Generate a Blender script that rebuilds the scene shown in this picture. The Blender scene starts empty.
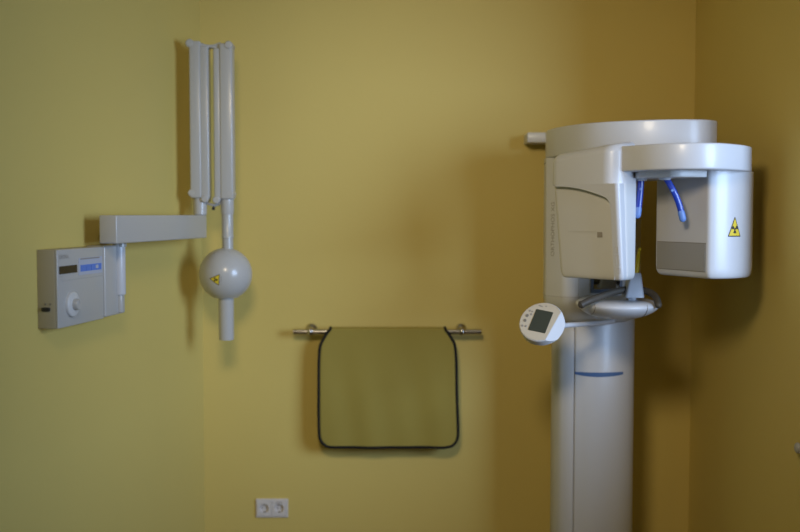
import bpy, bmesh, math, random
from mathutils import Vector, Matrix
from math import sin, cos, pi, radians, atan2, sqrt

random.seed(3)
S = bpy.context.scene
COL = S.collection

# ------------------------------------------------------------------ camera
F = 1000.0                      # focal length in pixels of the 800 x 532 frame
PITCH = math.atan(51.0 / F)
CAM = Vector((0.0, 0.0, 1.6))
cam_data = bpy.data.cameras.new('camera')
cam = bpy.data.objects.new('camera', cam_data)
COL.objects.link(cam)
cam.location = CAM
cam.rotation_euler = (pi / 2 - PITCH, 0, 0)
cam_data.sensor_width = 36.0
cam_data.lens = 36.0 * F / 800.0
cam_data.clip_start = 0.05
cam_data.dof.use_dof = True
cam_data.dof.focus_distance = 3.45
cam_data.dof.aperture_fstop = 1.2
S.camera = cam


def ray(px, py):
    a = (px - 400.0) / F
    b = (266.0 - py) / F
    c, s = cos(PITCH), sin(PITCH)
    return Vector((a, c + b * s, -s + b * c))


def at(px, py, d):
    """world point seen at photo position (px, py), d metres down the room"""
    r = ray(px, py)
    return CAM + r * (d / r.y)


def hit(px, py, p0, n):
    r = ray(px, py)
    return CAM + r * ((Vector(p0) - CAM).dot(n) / r.dot(n))


# --------------------------------------------------------------- materials
def mat(name, col, rough=0.5, metal=0.0, spec=0.5, coat=0.0, bump=0.0, bscale=200.0, vary=0.0, vscale=3.0, emit=None):
    m = bpy.data.materials.new(name)
    m.use_nodes = True
    nt = m.node_tree
    b = nt.nodes['Principled BSDF']
    b.inputs['Base Color'].default_value = (*col, 1)
    b.inputs['Roughness'].default_value = rough
    b.inputs['Metallic'].default_value = metal
    b.inputs['Specular IOR Level'].default_value = spec
    b.inputs['Coat Weight'].default_value = coat
    b.inputs['Coat Roughness'].default_value = 0.12
    if emit:
        b.inputs['Emission Color'].default_value = (*emit[0], 1)
        b.inputs['Emission Strength'].default_value = emit[1]
    tc = nt.nodes.new('ShaderNodeTexCoord')
    if bump:
        n = nt.nodes.new('ShaderNodeTexNoise')
        n.inputs['Scale'].default_value = bscale
        n.inputs['Detail'].default_value = 4
        nt.links.new(tc.outputs['Object'], n.inputs['Vector'])
        bp = nt.nodes.new('ShaderNodeBump')
        bp.inputs['Strength'].default_value = bump
        bp.inputs['Distance'].default_value = 0.002
        nt.links.new(n.outputs['Fac'], bp.inputs['Height'])
        nt.links.new(bp.outputs['Normal'], b.inputs['Normal'])
    if vary:
        n = nt.nodes.new('ShaderNodeTexNoise')
        n.inputs['Scale'].default_value = vscale
        n.inputs['Detail'].default_value = 3
        nt.links.new(tc.outputs['Object'], n.inputs['Vector'])
        mx = nt.nodes.new('ShaderNodeMix')
        mx.data_type = 'RGBA'
        lo = tuple(c * (1 - vary) for c in col)
        hi = tuple(min(1, c * (1 + vary)) for c in col)
        mx.inputs[6].default_value = (*lo, 1)
        mx.inputs[7].default_value = (*hi, 1)
        nt.links.new(n.outputs['Fac'], mx.inputs[0])
        nt.links.new(mx.outputs[2], b.inputs['Base Color'])
    return m


WALL_COL = (0.635, 0.49, 0.145)
M = {
    'wall': mat('yellow_wall_paint', WALL_COL, 0.55, spec=0.3, bump=0.25, bscale=90, vary=0.02, vscale=2.5),
    'ceiling': mat('white_ceiling_paint', (0.72, 0.70, 0.64), 0.9, spec=0.2, bump=0.1),
    'floor': mat('grey_vinyl_floor', (0.14, 0.11, 0.07), 0.5, bump=0.05, vary=0.12, vscale=14),
    'white': mat('white_enamel', (0.55, 0.55, 0.565), 0.36, coat=0.12),
    'shade_white': mat('white_plastic_satin', (0.59, 0.58, 0.565), 0.42, coat=0.1),
    'old_white': mat('off_white_plastic', (0.46, 0.445, 0.42), 0.28, coat=0.15),
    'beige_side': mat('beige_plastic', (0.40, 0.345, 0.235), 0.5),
    'grey_rod': mat('pale_grey_metal', (0.42, 0.41, 0.38), 0.3, coat=0.2),
    'seam': mat('shadow_gap_grey', (0.20, 0.18, 0.15), 0.7),
    'soft_seam': mat('panel_gap_grey', (0.45, 0.43, 0.40), 0.7),
    'faint_letter': mat('faint_grey_lettering', (0.29, 0.26, 0.22), 0.6),
    'letter': mat('printed_grey_lettering', (0.30, 0.27, 0.24), 0.6),
    'grey_panel': mat('grey_sensor_cover', (0.30, 0.29, 0.27), 0.45),
    'bar_grey': mat('grey_brown_grip_bar', (0.062, 0.052, 0.039), 0.55, spec=0.3),
    'silver': mat('silver_plastic', (0.42, 0.44, 0.48), 0.35),
    'blue': mat('blue_translucent_plastic', (0.005, 0.032, 0.30), 0.35, coat=0.3),
    'blue_tip': mat('pale_blue_pad', (0.10, 0.19, 0.45), 0.45),
    'blue_stripe': mat('slate_blue_stripe', (0.06, 0.13, 0.30), 0.4),
    'blue_key': mat('blue_key_foil', (0.10, 0.21, 0.62), 0.45),
    'pale_foil': mat('pale_blue_foil', (0.45, 0.47, 0.55), 0.45),
    'yellow': mat('yellow_plastic', (0.72, 0.50, 0.01), 0.35),
    'sign_yellow': mat('warning_yellow', (0.70, 0.52, 0.03), 0.5),
    'black': mat('black_print', (0.012, 0.012, 0.012), 0.5),
    'lcd': mat('dark_lcd_glass', (0.050, 0.055, 0.040), 0.28),
    'display': mat('dark_display_window', (0.015, 0.014, 0.013), 0.25),
    'panel_shade': mat('shaded_white_panel', (0.56, 0.49, 0.38), 0.42),  # white panel front, its warm beige shade painted into the colour
    'mirror': mat('dark_mirror', (0.55, 0.56, 0.58), 0.06, metal=1.0),
    'mirror_frame': mat('blue_grey_frame', (0.11, 0.14, 0.21), 0.4),
    'steel': mat('brushed_steel', (0.55, 0.52, 0.48), 0.20, metal=1.0, bump=0.05, bscale=300),
    'cloth': mat('olive_coated_cloth', (0.315, 0.245, 0.050), 0.75, spec=0.25, bump=0.3, bscale=420, vary=0.05, vscale=5),
    'piping': mat('black_cloth_binding', (0.010, 0.010, 0.010), 0.7, spec=0.2, bump=0.3, bscale=500),
    'socket': mat('white_socket_plastic', (0.66, 0.61, 0.58), 0.35),
    'hole': mat('dark_pin_hole', (0.03, 0.025, 0.02), 0.6),
    'frame': mat('white_window_frame', (0.75, 0.75, 0.74), 0.4),
    'knob': mat('grey_knob', (0.40, 0.39, 0.37), 0.3, coat=0.3),
}
# clear pane: straight-through transparency with a reflective sheen
gm = bpy.data.materials.new('window_glass')
gm.use_nodes = True
nt = gm.node_tree
nt.nodes.clear()
o_ = nt.nodes.new('ShaderNodeOutputMaterial')
mx_ = nt.nodes.new('ShaderNodeMixShader')
tr_ = nt.nodes.new('ShaderNodeBsdfTransparent')
gl_ = nt.nodes.new('ShaderNodeBsdfGlossy')
gl_.inputs['Roughness'].default_value = 0.02
mx_.inputs[0].default_value = 0.06
nt.links.new(tr_.outputs[0], mx_.inputs[1])
nt.links.new(gl_.outputs[0], mx_.inputs[2])
nt.links.new(mx_.outputs[0], o_.inputs[0])
M['glass'] = gm


# ----------------------------------------------------------------- helpers
def fillet(poly, radii, n=6):
    """round the corners of a closed 2D outline"""
    out = []
    k = len(poly)
    if not isinstance(radii, (list, tuple)):
        radii = [radii] * k
    for i in range(k):
        p0, p, p1 = Vector(poly[i - 1]), Vector(poly[i]), Vector(poly[(i + 1) % k])
        a, b = (p0 - p), (p1 - p)
        la, lb = a.length, b.length
        r = radii[i]
        if r <= 0 or la < 1e-6 or lb < 1e-6:
            out.append(p.copy())
            continue
        a.normalize(); b.normalize()
        ang = a.angle(b)
        if ang > pi - 0.02:
            out.append(p.copy())
            continue
        t = min(r / math.tan(ang / 2), la * 0.48, lb * 0.48)
        r2 = t * math.tan(ang / 2)
        c = p + (a + b).normalized() * (r2 / sin(ang / 2))
        s, e = p + a * t - c, p + b * t - c
        tot = s.angle(e)
        for j in range(n + 1):
            f = j / n
            v = (s * sin((1 - f) * tot) + e * sin(f * tot)) / sin(tot) if tot > 1e-4 else s.lerp(e, f)
            out.append(c + v)
    return [(v.x, v.y) for v in out]


def smooth_path(pts, n=6):
    """Catmull-Rom through points (any dimension)"""
    P = [Vector(p) for p in pts]
    P = [P[0] * 2 - P[1]] + P + [P[-1] * 2 - P[-2]]
    out = []
    for i in range(1, len(P) - 2):
        for j in range(n):
            t = j / n
            a, b, c, d = P[i - 1], P[i], P[i + 1], P[i + 2]
            out.append(0.5 * ((2 * b) + (c - a) * t + (2 * a - 5 * b + 4 * c - d) * t * t + (3 * b - a - 3 * c + d) * t ** 3))
    out.append(P[-2].copy())
    return out


class MB:
    def __init__(self):
        self.bm = bmesh.new()

    def _merge(self, bm2):
        me = bpy.data.meshes.new('tmp')
        bm2.to_mesh(me)
        self.bm.from_mesh(me)
        bpy.data.meshes.remove(me)
        bm2.free()
        return self

    def prism(self, pts, vec, bevel=0.0, seg=3, edit=None, lim=35, which='all'):
        """extrude a closed 3D outline along vec; bevel its sharp edges"""
        b = bmesh.new()
        vec = Vector(vec)
        lo = [b.verts.new(Vector(p)) for p in pts]
        hi = [b.verts.new(Vector(p) + vec) for p in pts]
        n = len(pts)
        b.faces.new(lo[::-1]); b.faces.new(hi)
        for i in range(n):
            b.faces.new((lo[i], lo[(i + 1) % n], hi[(i + 1) % n], hi[i]))
        if edit:
            edit(b, lo, hi)
        bmesh.ops.recalc_face_normals(b, faces=b.faces[:])
        if bevel:
            his = set(hi)
            b.normal_update()
            es = [e for e in b.edges if len(e.link_faces) == 2 and e.calc_face_angle(0) > radians(lim)
                  and (which == 'all' or (e.verts[0] in his and e.verts[1] in his))]
            bmesh.ops.bevel(b, geom=es, offset=bevel, segments=seg, affect='EDGES', profile=0.5, clamp_overlap=True)
        return self._merge(b)

    def box(self, c, size, bevel=0.0, seg=2, rot=None):
        x, y, z = (s / 2 for s in size)
        pts = [(-x, -y, -z), (x, -y, -z), (x, y, -z), (-x, y, -z)]
        R = rot or Matrix.Identity(3)
        c = Vector(c)
        return self.prism([R @ Vector(p) + c for p in pts], R @ Vector((0, 0, 2 * z)), bevel, seg)

    def tube(self, path, r, seg=14, cap=True, round_end=False, flat=None):
        """swept tube; r may be a number or a list; flat=(axis, k) squashes the section along axis"""
        P = [Vector(p) for p in path]
        n = len(P)
        R = list(r) if isinstance(r, (list, tuple)) else [r] * n
        if round_end:
            def ends(a, b_, ra):
                d = (a - b_).normalized()
                return [(a + d * ra * sin(t), ra * cos(t)) for t in (radians(80), radians(55), radians(28))]
            e0, e1 = ends(P[0], P[1], R[0]), ends(P[-1], P[-2], R[-1])
            P = [p for p, _ in e0] + P + [p for p, _ in reversed(e1)]
            R = [q for _, q in e0] + R + [q for _, q in reversed(e1)]
            n = len(P)
        T = []
        for i in range(n):
            a, c = P[max(0, i - 1)], P[min(n - 1, i + 1)]
            T.append((c - a).normalized())
        ref = Vector((0, 0, 1)) if abs(T[0].z) < 0.9 else Vector((0, 1, 0))
        N = (ref - T[0] * ref.dot(T[0])).normalized()
        b = bmesh.new()
        rings = []
        for i in range(n):
            N = (N - T[i] * N.dot(T[i])).normalized()
            B = T[i].cross(N)
            ring = []
            for k in range(seg):
                a = 2 * pi * k / seg
                o = (N * cos(a) + B * sin(a)) * R[i]
                if flat:
                    ax = Vector(flat[0]).normalized()
                    o = o - ax * o.dot(ax) * (1 - flat[1])
                ring.append(b.verts.new(P[i] + o))
            rings.append(ring)
        for i in range(n - 1):
            for k in range(seg):
                b.faces.new((rings[i][k], rings[i][(k + 1) % seg], rings[i + 1][(k + 1) % seg], rings[i + 1][k]))
        if cap:
            b.faces.new(rings[0][::-1]); b.faces.new(rings[-1])
        bmesh.ops.recalc_face_normals(b, faces=b.faces[:])
        return self._merge(b)

    def lathe(self, prof, origin, axis=(0, 0, 1), seg=32):
        """prof = [(radius, height)...] turned about axis"""
        ax = Vector(axis).normalized()
        ref = Vector((1, 0, 0)) if abs(ax.x) < 0.9 else Vector((0, 1, 0))
        N = (ref - ax * ref.dot(ax)).normalized()
        B = ax.cross(N)
        o = Vector(origin)
        b = bmesh.new()
        rings = []
        for r, h in prof:
            if r < 1e-6:
                rings.append([b.verts.new(o + ax * h)])
            else:
                rings.append([b.verts.new(o + ax * h + (N * cos(2 * pi * k / seg) + B * sin(2 * pi * k / seg)) * r) for k in range(seg)])
        for i in range(len(rings) - 1):
            A, C = rings[i], rings[i + 1]
            for k in range(seg):
                k2 = (k + 1) % seg
                if len(A) == 1 and len(C) == 1:
                    continue
                if len(A) == 1:
                    b.faces.new((A[0], C[k], C[k2]))
                elif len(C) == 1:
                    b.faces.new((A[k], A[k2], C[0]))
                else:
                    b.faces.new((A[k], A[k2], C[k2], C[k]))
        for rg, fl in ((rings[0], True), (rings[-1], False)):
            if len(rg) > 1:
                b.faces.new(rg[::-1] if fl else rg)
        bmesh.ops.recalc_face_normals(b, faces=b.faces[:])
        return self._merge(b)

    def loft(self, rings, cap=True, closed=True):
        b = bmesh.new()
        V = [[b.verts.new(Vector(p)) for p in r] for r in rings]
        n = len(V[0])
        for i in range(len(V) - 1):
            for k in range(n if closed else n - 1):
                k2 = (k + 1) % n
                b.faces.new((V[i][k], V[i][k2], V[i + 1][k2], V[i + 1][k]))
        if cap:
            b.faces.new(V[0][::-1]); b.faces.new(V[-1])
        bmesh.ops.recalc_face_normals(b, faces=b.faces[:])
        return self._merge(b)

    def build(self, name, m, parent=None, angle=38):
        me = bpy.data.meshes.new(name)
        self.bm.to_mesh(me)
        self.bm.free()
        if parent is not None:
            me.transform(WORLD[parent.name].inverted())
        me.materials.append(m)
        me.shade_smooth()
        me.set_sharp_from_angle(angle=radians(angle))
        o = bpy.data.objects.new(name, me)
        COL.objects.link(o)
        if parent is not None:
            o.parent = parent
            WORLD[o.name] = WORLD[parent.name]
        else:
            WORLD[o.name] = Matrix.Identity(4)
        return o


WORLD = {}


def thing(name, label, cat, loc, rz=0.0, group=None):
    o = bpy.data.objects.new(name, None)
    o.empty_display_size = 0.1
    COL.objects.link(o)
    o.location = loc
    o.rotation_euler = (0, 0, rz)
    WORLD[o.name] = Matrix.Translation(Vector(loc)) @ Matrix.Rotation(rz, 4, 'Z')
    o['label'] = label
    o['category'] = cat
    if group:
        o['group'] = group
    return o


def tag(o, label, cat):
    o['label'] = label
    o['category'] = cat
    return o


def struct(o):
    o['kind'] = 'structure'
    return o


def decal(shapes, place, thick=0.0008, sub=0.006):
    """flat printed shapes (2D outlines in metres) mapped onto a surface by place(u, v) -> (point, normal)"""
    mb = MB()
    for outline in shapes:
        b = bmesh.new()
        vs = [b.verts.new((u, v, 0)) for u, v in outline]
        b.faces.new(vs)
        ring = bmesh.ops.triangulate(b, faces=b.faces[:])
        if sub:
            bmesh.ops.subdivide_edges(b, edges=[e for e in b.edges if e.calc_length() > sub], cuts=3, use_grid_fill=True)
            bmesh.ops.triangulate(b, faces=b.faces[:])
        ext = bmesh.ops.extrude_face_region(b, geom=b.faces[:])
        top = [g for g in ext['geom'] if isinstance(g, bmesh.types.BMVert)]
        tops = set(top)
        for v in b.verts:
            p, n = place(v.co.x, v.co.y)
            v.co = p + n * (thick if v in tops else -0.0004)
        bmesh.ops.recalc_face_normals(b, faces=b.faces[:])
        mb._merge(b)
    return mb


def lettering(text, size, place, thick=0.0006):
    """letters as thin mesh mapped by place(u, v); u runs along the text"""
    cu = bpy.data.curves.new('text', 'FONT')
    cu.body = text
    cu.size = size
    cu.align_x = 'CENTER'
    cu.align_y = 'CENTER'
    cu.extrude = 0.0
    cu.resolution_u = 3
    ob = bpy.data.objects.new('text', cu)
    COL.objects.link(ob)
    bpy.context.view_layer.update()
    me = bpy.data.meshes.new_from_object(ob.evaluated_get(bpy.context.evaluated_depsgraph_get()))
    bpy.data.objects.remove(ob)
    bpy.data.curves.remove(cu)
    b = bmesh.new()
    b.from_mesh(me)
    bpy.data.meshes.remove(me)
    for v in b.verts:
        p, n = place(v.co.x, v.co.y)
        v.co = p + n * thick
    mb = MB()
    mb._merge(b)
    return mb


def flat_place(o, u, v, n):
    o, u, v, n = Vector(o), Vector(u).normalized(), Vector(v).normalized(), Vector(n).normalized()
    return lambda a, b: (o + u * a + v * b, n)


def curve_place(path, s0, z0):
    """map u onto arclength of a plan polyline (seen from outside, left to right), v onto height"""
    P = [Vector((p[0], p[1])) for p in path]
    L = [0.0]
    for i in range(1, len(P)):
        L.append(L[-1] + (P[i] - P[i - 1]).length)

    def nrm(i):
        t = (P[i + 1] - P[i]).normalized()
        return Vector((t.y, -t.x))

    def f(u, v):
        s = min(max(s0 + u, 0), L[-1] - 1e-6)
        i = max(k for k in range(len(P) - 1) if L[k] <= s)
        p = P[i].lerp(P[i + 1], (s - L[i]) / (L[i + 1] - L[i]))
        n = nrm(i)
        return Vector((p.x, p.y, z0 + v)), Vector((n.x, n.y, 0))
    return f


def s_of_px(path, px):
    """arclength at which a plan polyline crosses the sight line through photo column px"""
    P = [Vector((p[0], p[1])) for p in path]
    k = (px - 400.0) / F
    s = 0.0
    best = (9e9, 0)
    for i in range(len(P) - 1):
        d = (P[i + 1] - P[i])
        for j in range(21):
            q = P[i] + d * (j / 20)
            e = abs(q.x / q.y - k)
            if e < best[0]:
                best = (e, s + d.length * j / 20)
        s += d.length
    return best[1]


def radiation_sign(w, h, place, place_top, name_parent):
    """triangular radiation warning sticker: black triangle, yellow field, black trefoil"""
    tri = lambda k: [(-w / 2 * k, -h / 2 * k - (1 - k) * h * 0.17), (w / 2 * k, -h / 2 * k - (1 - k) * h * 0.17), (0, h / 2 * k - (1 - k) * h * 0.17)]
    st = decal([fillet(tri(1.0), 0.03 * w, 3)], place, 0.0006).build('warning_sticker', M['black'], name_parent)
    st['label'] = 'yellow triangular radiation warning sticker with black trefoil'
    decal([tri(0.84)], place, 0.0010).build('sticker_field', M['sign_yellow'], st)
    cx, cy = 0, -h * 0.13
    R = h * 0.205
    tre = [[(cx + 0.045 * h * cos(2 * pi * k / 12), cy + 0.045 * h * sin(2 * pi * k / 12)) for k in range(12)]]
    for a0 in (60, 180, 300):
        a0 += 0
        o = []
        for k in range(7):
            a = radians(a0 - 60 + k * 10)
            o.append((cx + R * cos(a), cy + R * sin(a)))
        for k in range(6, -1, -1):
            a = radians(a0 - 60 + k * 10)
            o.append((cx + R * 0.12 * cos(a), cy + R * 0.12 * sin(a)))
        tre.append(o)
    decal(tre, place, 0.0014).build('trefoil', M['black'], st)
    return st


# ================================================================= the room
YB = 4.45                        # back wall
XR = 1.302                       # right wall
CX = -0.881                      # left rear corner
YF = -1.5                        # wall behind the camera
ZC = 2.75
T = 0.12
xl0 = CX + 0.15 * (YF - YB)
LX = Vector((0.15, 1.0, 0)).normalized()        # along the left wall, deeper into the room
LN = Vector((LX.y, -LX.x, 0))                   # out of the left wall into the room

mb = MB(); mb.box(((xl0 + XR) / 2, (YF + YB) / 2, -0.05), (XR - xl0 + 0.4, YB - YF + 0.4, 0.1)); struct(mb.build('floor', M['floor']))
mb = MB(); mb.box(((xl0 + XR) / 2, (YF + YB) / 2, ZC + 0.05), (XR - xl0 + 0.4, YB - YF + 0.4, 0.1)); struct(mb.build('ceiling', M['ceiling']))
mb = MB(); mb.box(((CX + XR) / 2, YB + T / 2, ZC / 2), (XR - CX + 0.3, T, ZC)); struct(mb.build('wall_back', M['wall']))
mb = MB(); mb.box(((xl0 + XR) / 2, YF - T / 2, ZC / 2), (XR - xl0 + 0.3, T, ZC)); struct(mb.build('wall_front', M['wall']))
p0, p1 = Vector((xl0, YF, 0)), Vector((CX, YB, 0))
mb = MB(); mb.prism([p0, p1, p1 - LN * T, p0 - LN * T], (0, 0, ZC)); struct(mb.build('wall_left', M['wall']))
# right wall with a wide glazed window between y 1.35 and 3.15
WY0, WY1, WS, WZ = 1.35, 3.15, 0.95, 2.45
mb = MB()
mb.box((XR + T / 2, (YF + WY0) / 2, ZC / 2), (T, WY0 - YF, ZC))
mb.box((XR + T / 2, (WY1 + YB) / 2, ZC / 2), (T, YB - WY1, ZC))
mb.box((XR + T / 2, (WY0 + WY1) / 2, (WZ + ZC) / 2), (T, WY1 - WY0, ZC - WZ))
mb.box((XR + T / 2, (WY0 + WY1) / 2, WS / 2), (T, WY1 - WY0, WS))
struct(mb.build('wall_right', M['wall']))
mb = MB()
fx = XR + 0.08
for yy in (WY0 + 0.03, WY1 - 0.03):
    mb.box((fx, yy, (WS + WZ) / 2), (0.06, 0.06, WZ - WS), 0.006)
for zz in (WS + 0.035, WZ - 0.035):
    mb.box((fx, (WY0 + WY1) / 2, zz), (0.055, WY1 - WY0, 0.07), 0.006)
win = struct(mb.build('window_1', M['frame']))
mb = MB(); mb.box((fx, (WY0 + WY1) / 2, (WS + WZ) / 2), (0.006, WY1 - WY0 - 0.06, WZ - WS - 0.1)); mb.build('glass_pane', M['glass'], win)


# ===================================================== intraoral x-ray unit
# local frame of the left wall: distance along it from the rear corner, and off it
def wl(along, off, z):
    p = Vector((CX, YB, 0)) - LX * along + LN * off
    return Vector((p.x, p.y, z))


def wp(px, py, off):
    return hit(px, py, Vector((CX, YB, 0)) + LN * off, LN)


def along_of(px, off):
    return (Vector((CX, YB, 0)) - wp(px, 250, off)).dot(LX)


OFF = 0.066
a0, a1 = along_of(57, OFF), along_of(103, OFF)
zt = (wp(57, 250, OFF).z + wp(103, 246.5, OFF).z) / 2
zb = (wp(57, 329.5, OFF).z + wp(103, 318.5, OFF).z) / 2
base = wl((a0 + a1) / 2, 0, zb)
unit = thing('dental_x_ray_unit', 'off white dental x-ray unit on the left wall with folded double arm and round head', 'x-ray unit', base, atan2(LX.y, LX.x))


def wbox(mb, aA, aB, oA, oB, zA, zB, bevel=0.004, seg=3):
    pts = [wl(aA, oA, zA), wl(aB, oA, zA), wl(aB, oB, zA), wl(aA, oB, zA)]
    return mb.prism(pts, (0, 0, zB - zA), bevel, seg)


mb = MB(); wbox(mb, a0, a1, OFF - 0.008, OFF, zb, zt, 0.003)
front = mb.build('front_panel', M['old_white'], unit)
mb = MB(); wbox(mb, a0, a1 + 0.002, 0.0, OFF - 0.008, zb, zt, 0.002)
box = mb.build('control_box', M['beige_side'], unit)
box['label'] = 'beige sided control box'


def front_place(px, py, off=OFF):
    p = wp(px, py, off)
    return flat_place(p, LX, (0, 0, 1), LN)


def rect_px(pxa, pya, pxb, pyb, off=OFF):
    """outline in panel metres of a rectangle spanning two photo points"""
    A, B = wp(pxa, pya, off), wp(pxb, pyb, off)
    w = (B - A).dot(LX)
    return A, w, B.z - A.z


def panel_rect(name, pxa, pya, pxb, pyb, m, parent, th=0.0015, r=0.002, off=OFF):
    A, w, h = rect_px(pxa, pya, pxb, pyb, off)
    return decal([fillet([(0, 0), (w, 0), (w, h), (0, h)], r, 3)], flat_place(A, LX, (0, 0, 1), LN), th, 0).build(name, m, parent)


panel_rect('display_window', 59.0, 274.5, 76.8, 264.6, M['display'], front)
foil = panel_rect('key_foil', 78.6, 275.3, 101.8, 256.0, M['pale_foil'], front, 0.0012)
# row of blue keys across the foil
A, w, h = rect_px(80.2, 271.6, 100.8, 262.9)
for k in range(4):
    x0 = w * (k / 4) + (0.0012 if k else 0)
    x1 = w * ((k + 1) / 4) - 0.0012
    key = decal([fillet([(x0, 0), (x1, 0), (x1, h), (x0, h)], 0.001, 2)], flat_place(A, LX, (0, 0, 1), LN), 0.0024, 0).build('key', M['blue_key'], foil)
# small pale tooth mark on the third and fourth key
A2, w2, h2 = rect_px(95.0, 268.2, 97.6, 264.5)
decal([fillet([(0, 0), (w2, 0), (w2, h2), (0, h2)], 0.002, 3)], flat_place(A2, LX, (0, 0, 1), LN), 0.0028, 0).build('key_mark', M['pale_foil'], foil)
# grey maker's lettering and the fine lines under the display
A, w, h = rect_px(59.5, 258.5, 67.8, 255.5)
lettering('SIRONA', 0.0175, flat_place(A + LX * (w / 2) + Vector((0, 0, h / 2)), LX, (0, 0, 1), LN)).build('lettering', M['letter'], front)
for (xa, ya, xb, yb) in ((60, 279.8, 64, 279.2), (60, 277.0, 62.5, 276.4), (80, 258.4, 99, 257.9)):
    panel_rect('print_line', xa, ya, xb, yb, M['letter'], front, 0.0014 if xa < 70 else 0.0022, 0)
mb = MB()
for (xa, ya, xb, yb) in ((61.5, 281.0, 102, 275.3),):
    P, Q = wp(xa, ya, OFF), wp(xb, 274.8, OFF)
    mb.tube([P, Vector((Q.x, Q.y, P.z))], 0.0010, 6)
mb.build('panel_line', M['soft_seam'], front)
# round exposure dial
dc = wp(71.5, 304.3, OFF)
mb = MB()
mb.lathe([(0.040, -0.002), (0.040, 0.006), (0.038, 0.009), (0.033, 0.011), (0.0, 0.012)], dc, LN, 40)
dial = mb.build('dial', M['shade_white'], front)
mb = MB()
mb.lathe([(0.018, 0.010), (0.0175, 0.023), (0.015, 0.026), (0, 0.0265)], dc, LN, 28)
mb.box(dc + LN * 0.027 + Vector((0, 0, 0.008)), (0.004, 0.004, 0.012), 0.001)
mb.build('dial_grip', M['old_white'], dial)
# black rocker switch on the side that faces the camera
sp = hit(46, 309.5, wl(a0, 0, 0), LX)
mb = MB(); mb.box(sp, (0.028, 0.012, 0.012), 0.003, rot=Matrix((LN, -LX, Vector((0, 0, 1)))).transposed())
sw = mb.build('rocker_switch', M['black'], box)
sw['label'] = 'black rocker switch on the side of the box'
for px_ in (45.3, 50.5):
    q = hit(px_, 304.3, wl(a0, 0, 0), LX)
    mb = MB(); mb.lathe([(0.003, -0.002), (0.003, 0.0015), (0, 0.002)], q, -LX, 10); mb.build('screw', M['seam'], box)

# swivel housing beside the control box, carrying the horizontal arm
h0, h1 = a1 - 0.004, along_of(124.6, OFF + 0.004)
mb = MB()
pl = [wl(h0, 0, zb + 0.003), wl(h1, 0, zb + 0.003), wl(h1, OFF + 0.004, zb + 0.003), wl(h0, OFF + 0.004, zb + 0.003)]
mb.prism(pl, (0, 0, zt - zb), 0.007, 4)
hous = mb.build('swivel_housing', M['old_white'], unit)
PO = OFF + 0.014
pa = along_of(121.8, PO)
zpost = wp(122, 294.5, PO).z
mb = MB()
c = wl(pa, PO - 0.010, 0)
mb.lathe([(0.020, zpost), (0.021, zpost + 0.004), (0.021, zt + 0.004), (0.020, zt + 0.010)], c, (0, 0, 1), 28)
mb.build('swivel_post', M['white'], unit)
mb = MB(); mb.lathe([(0.012, zb + 0.01), (0.013, zb + 0.013), (0.013, zpost - 0.001), (0.0125, zpost + 0.002)], c, (0, 0, 1), 24); mb.build('post_foot', M['old_white'], unit)

# horizontal arm
AO, AI = 0.128, 0.066
b0, b1 = along_of(117, AO), along_of(207, AO)
zat = (wp(117, 214, AO).z + wp(207, 216, AO).z) / 2
zab = (wp(117, 243, AO).z + wp(207, 238.5, AO).z) / 2
mb = MB(); wbox(mb, b0, b1, AI, AO, zab, zat, 0.005, 4)
arm = mb.build('horizontal_arm', M['old_white'], unit)
mb = MB(); mb.lathe([(0.019, zt - 0.004), (0.019, zab + 0.003)], wl(pa, PO - 0.003, 0), (0, 0, 1), 24); mb.build('arm_bearing', M['grey_rod'], unit)
# elbow socket at the far end, standing on the arm
D1 = 4.12


def pz(py, d=D1):
    return at(200, py, d).z


def px_x(px, d=D1):
    return at(px, 200, d).x


def vbox(mb, pxa, pxb, pya, pyb, d0, d1, bevel, seg=3):
    xa, xb = px_x(pxa, d0), px_x(pxb, d0)
    za, zb_ = pz(pyb, d0), pz(pya, d0)
    return mb.box(((xa + xb) / 2, (d0 + d1) / 2, (za + zb_) / 2), (xb - xa, d1 - d0, zb_ - za), bevel, seg)


elb = Vector((px_x(199.5), D1 + 0.012, 0))
mb = MB(); mb.lathe([(0.020, zat - 0.003), (0.027, zat + 0.004), (0.028, pz(197)), (0.029, pz(192)), (0.0, pz(191))], elb, (0, 0, 1), 28)
mb.build('elbow_socket', M['old_white'], unit)
# lower balance arm (left) and upper balance arm (right), folded side by side


def balance_arm(pxo0, pxo1, pxr0, pxr1, sgn, ytop, ybot):
    mb = MB()
    vbox(mb, pxo0, pxo1, ytop, ybot, D1 - 0.025, D1 + 0.045, 0.006, 3)
    body = mb.build('balance_arm', M['old_white'], unit)
    mb = MB()
    vbox(mb, pxr0, pxr1, ytop + 5, ybot + 1, D1 - 0.021, D1 + 0.036, 0.006, 3)
    mb.build('spring_cover', M['old_white'], body)
    # pivot bosses at the outer top and bottom and the inner bottom
    for (bx_, by_) in ((pxo0 + 2.6 if sgn < 0 else pxo1 - 2.2, ybot - 5), (pxr0 + 5 if sgn < 0 else pxr1 - 4, ybot + 1.0)):
        p = Vector((px_x(bx_), D1 - 0.030, pz(by_)))
        m2 = MB(); m2.lathe([(0.0, 0.004), (0.012, 0.0045), (0.0155, 0.008), (0.0160, 0.070), (0.012, 0.074), (0, 0.075)], p, (0, 1, 0), 24)
        m2.build('pivot_boss', M['old_white'], body)
    return body


left_arm = balance_arm(190.2, 201.3, 200.6, 209.3, -1, 40.5, 198)
right_arm = balance_arm(220.4, 233.0, 214.2, 221.2, 1, 43.0, 199)
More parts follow.
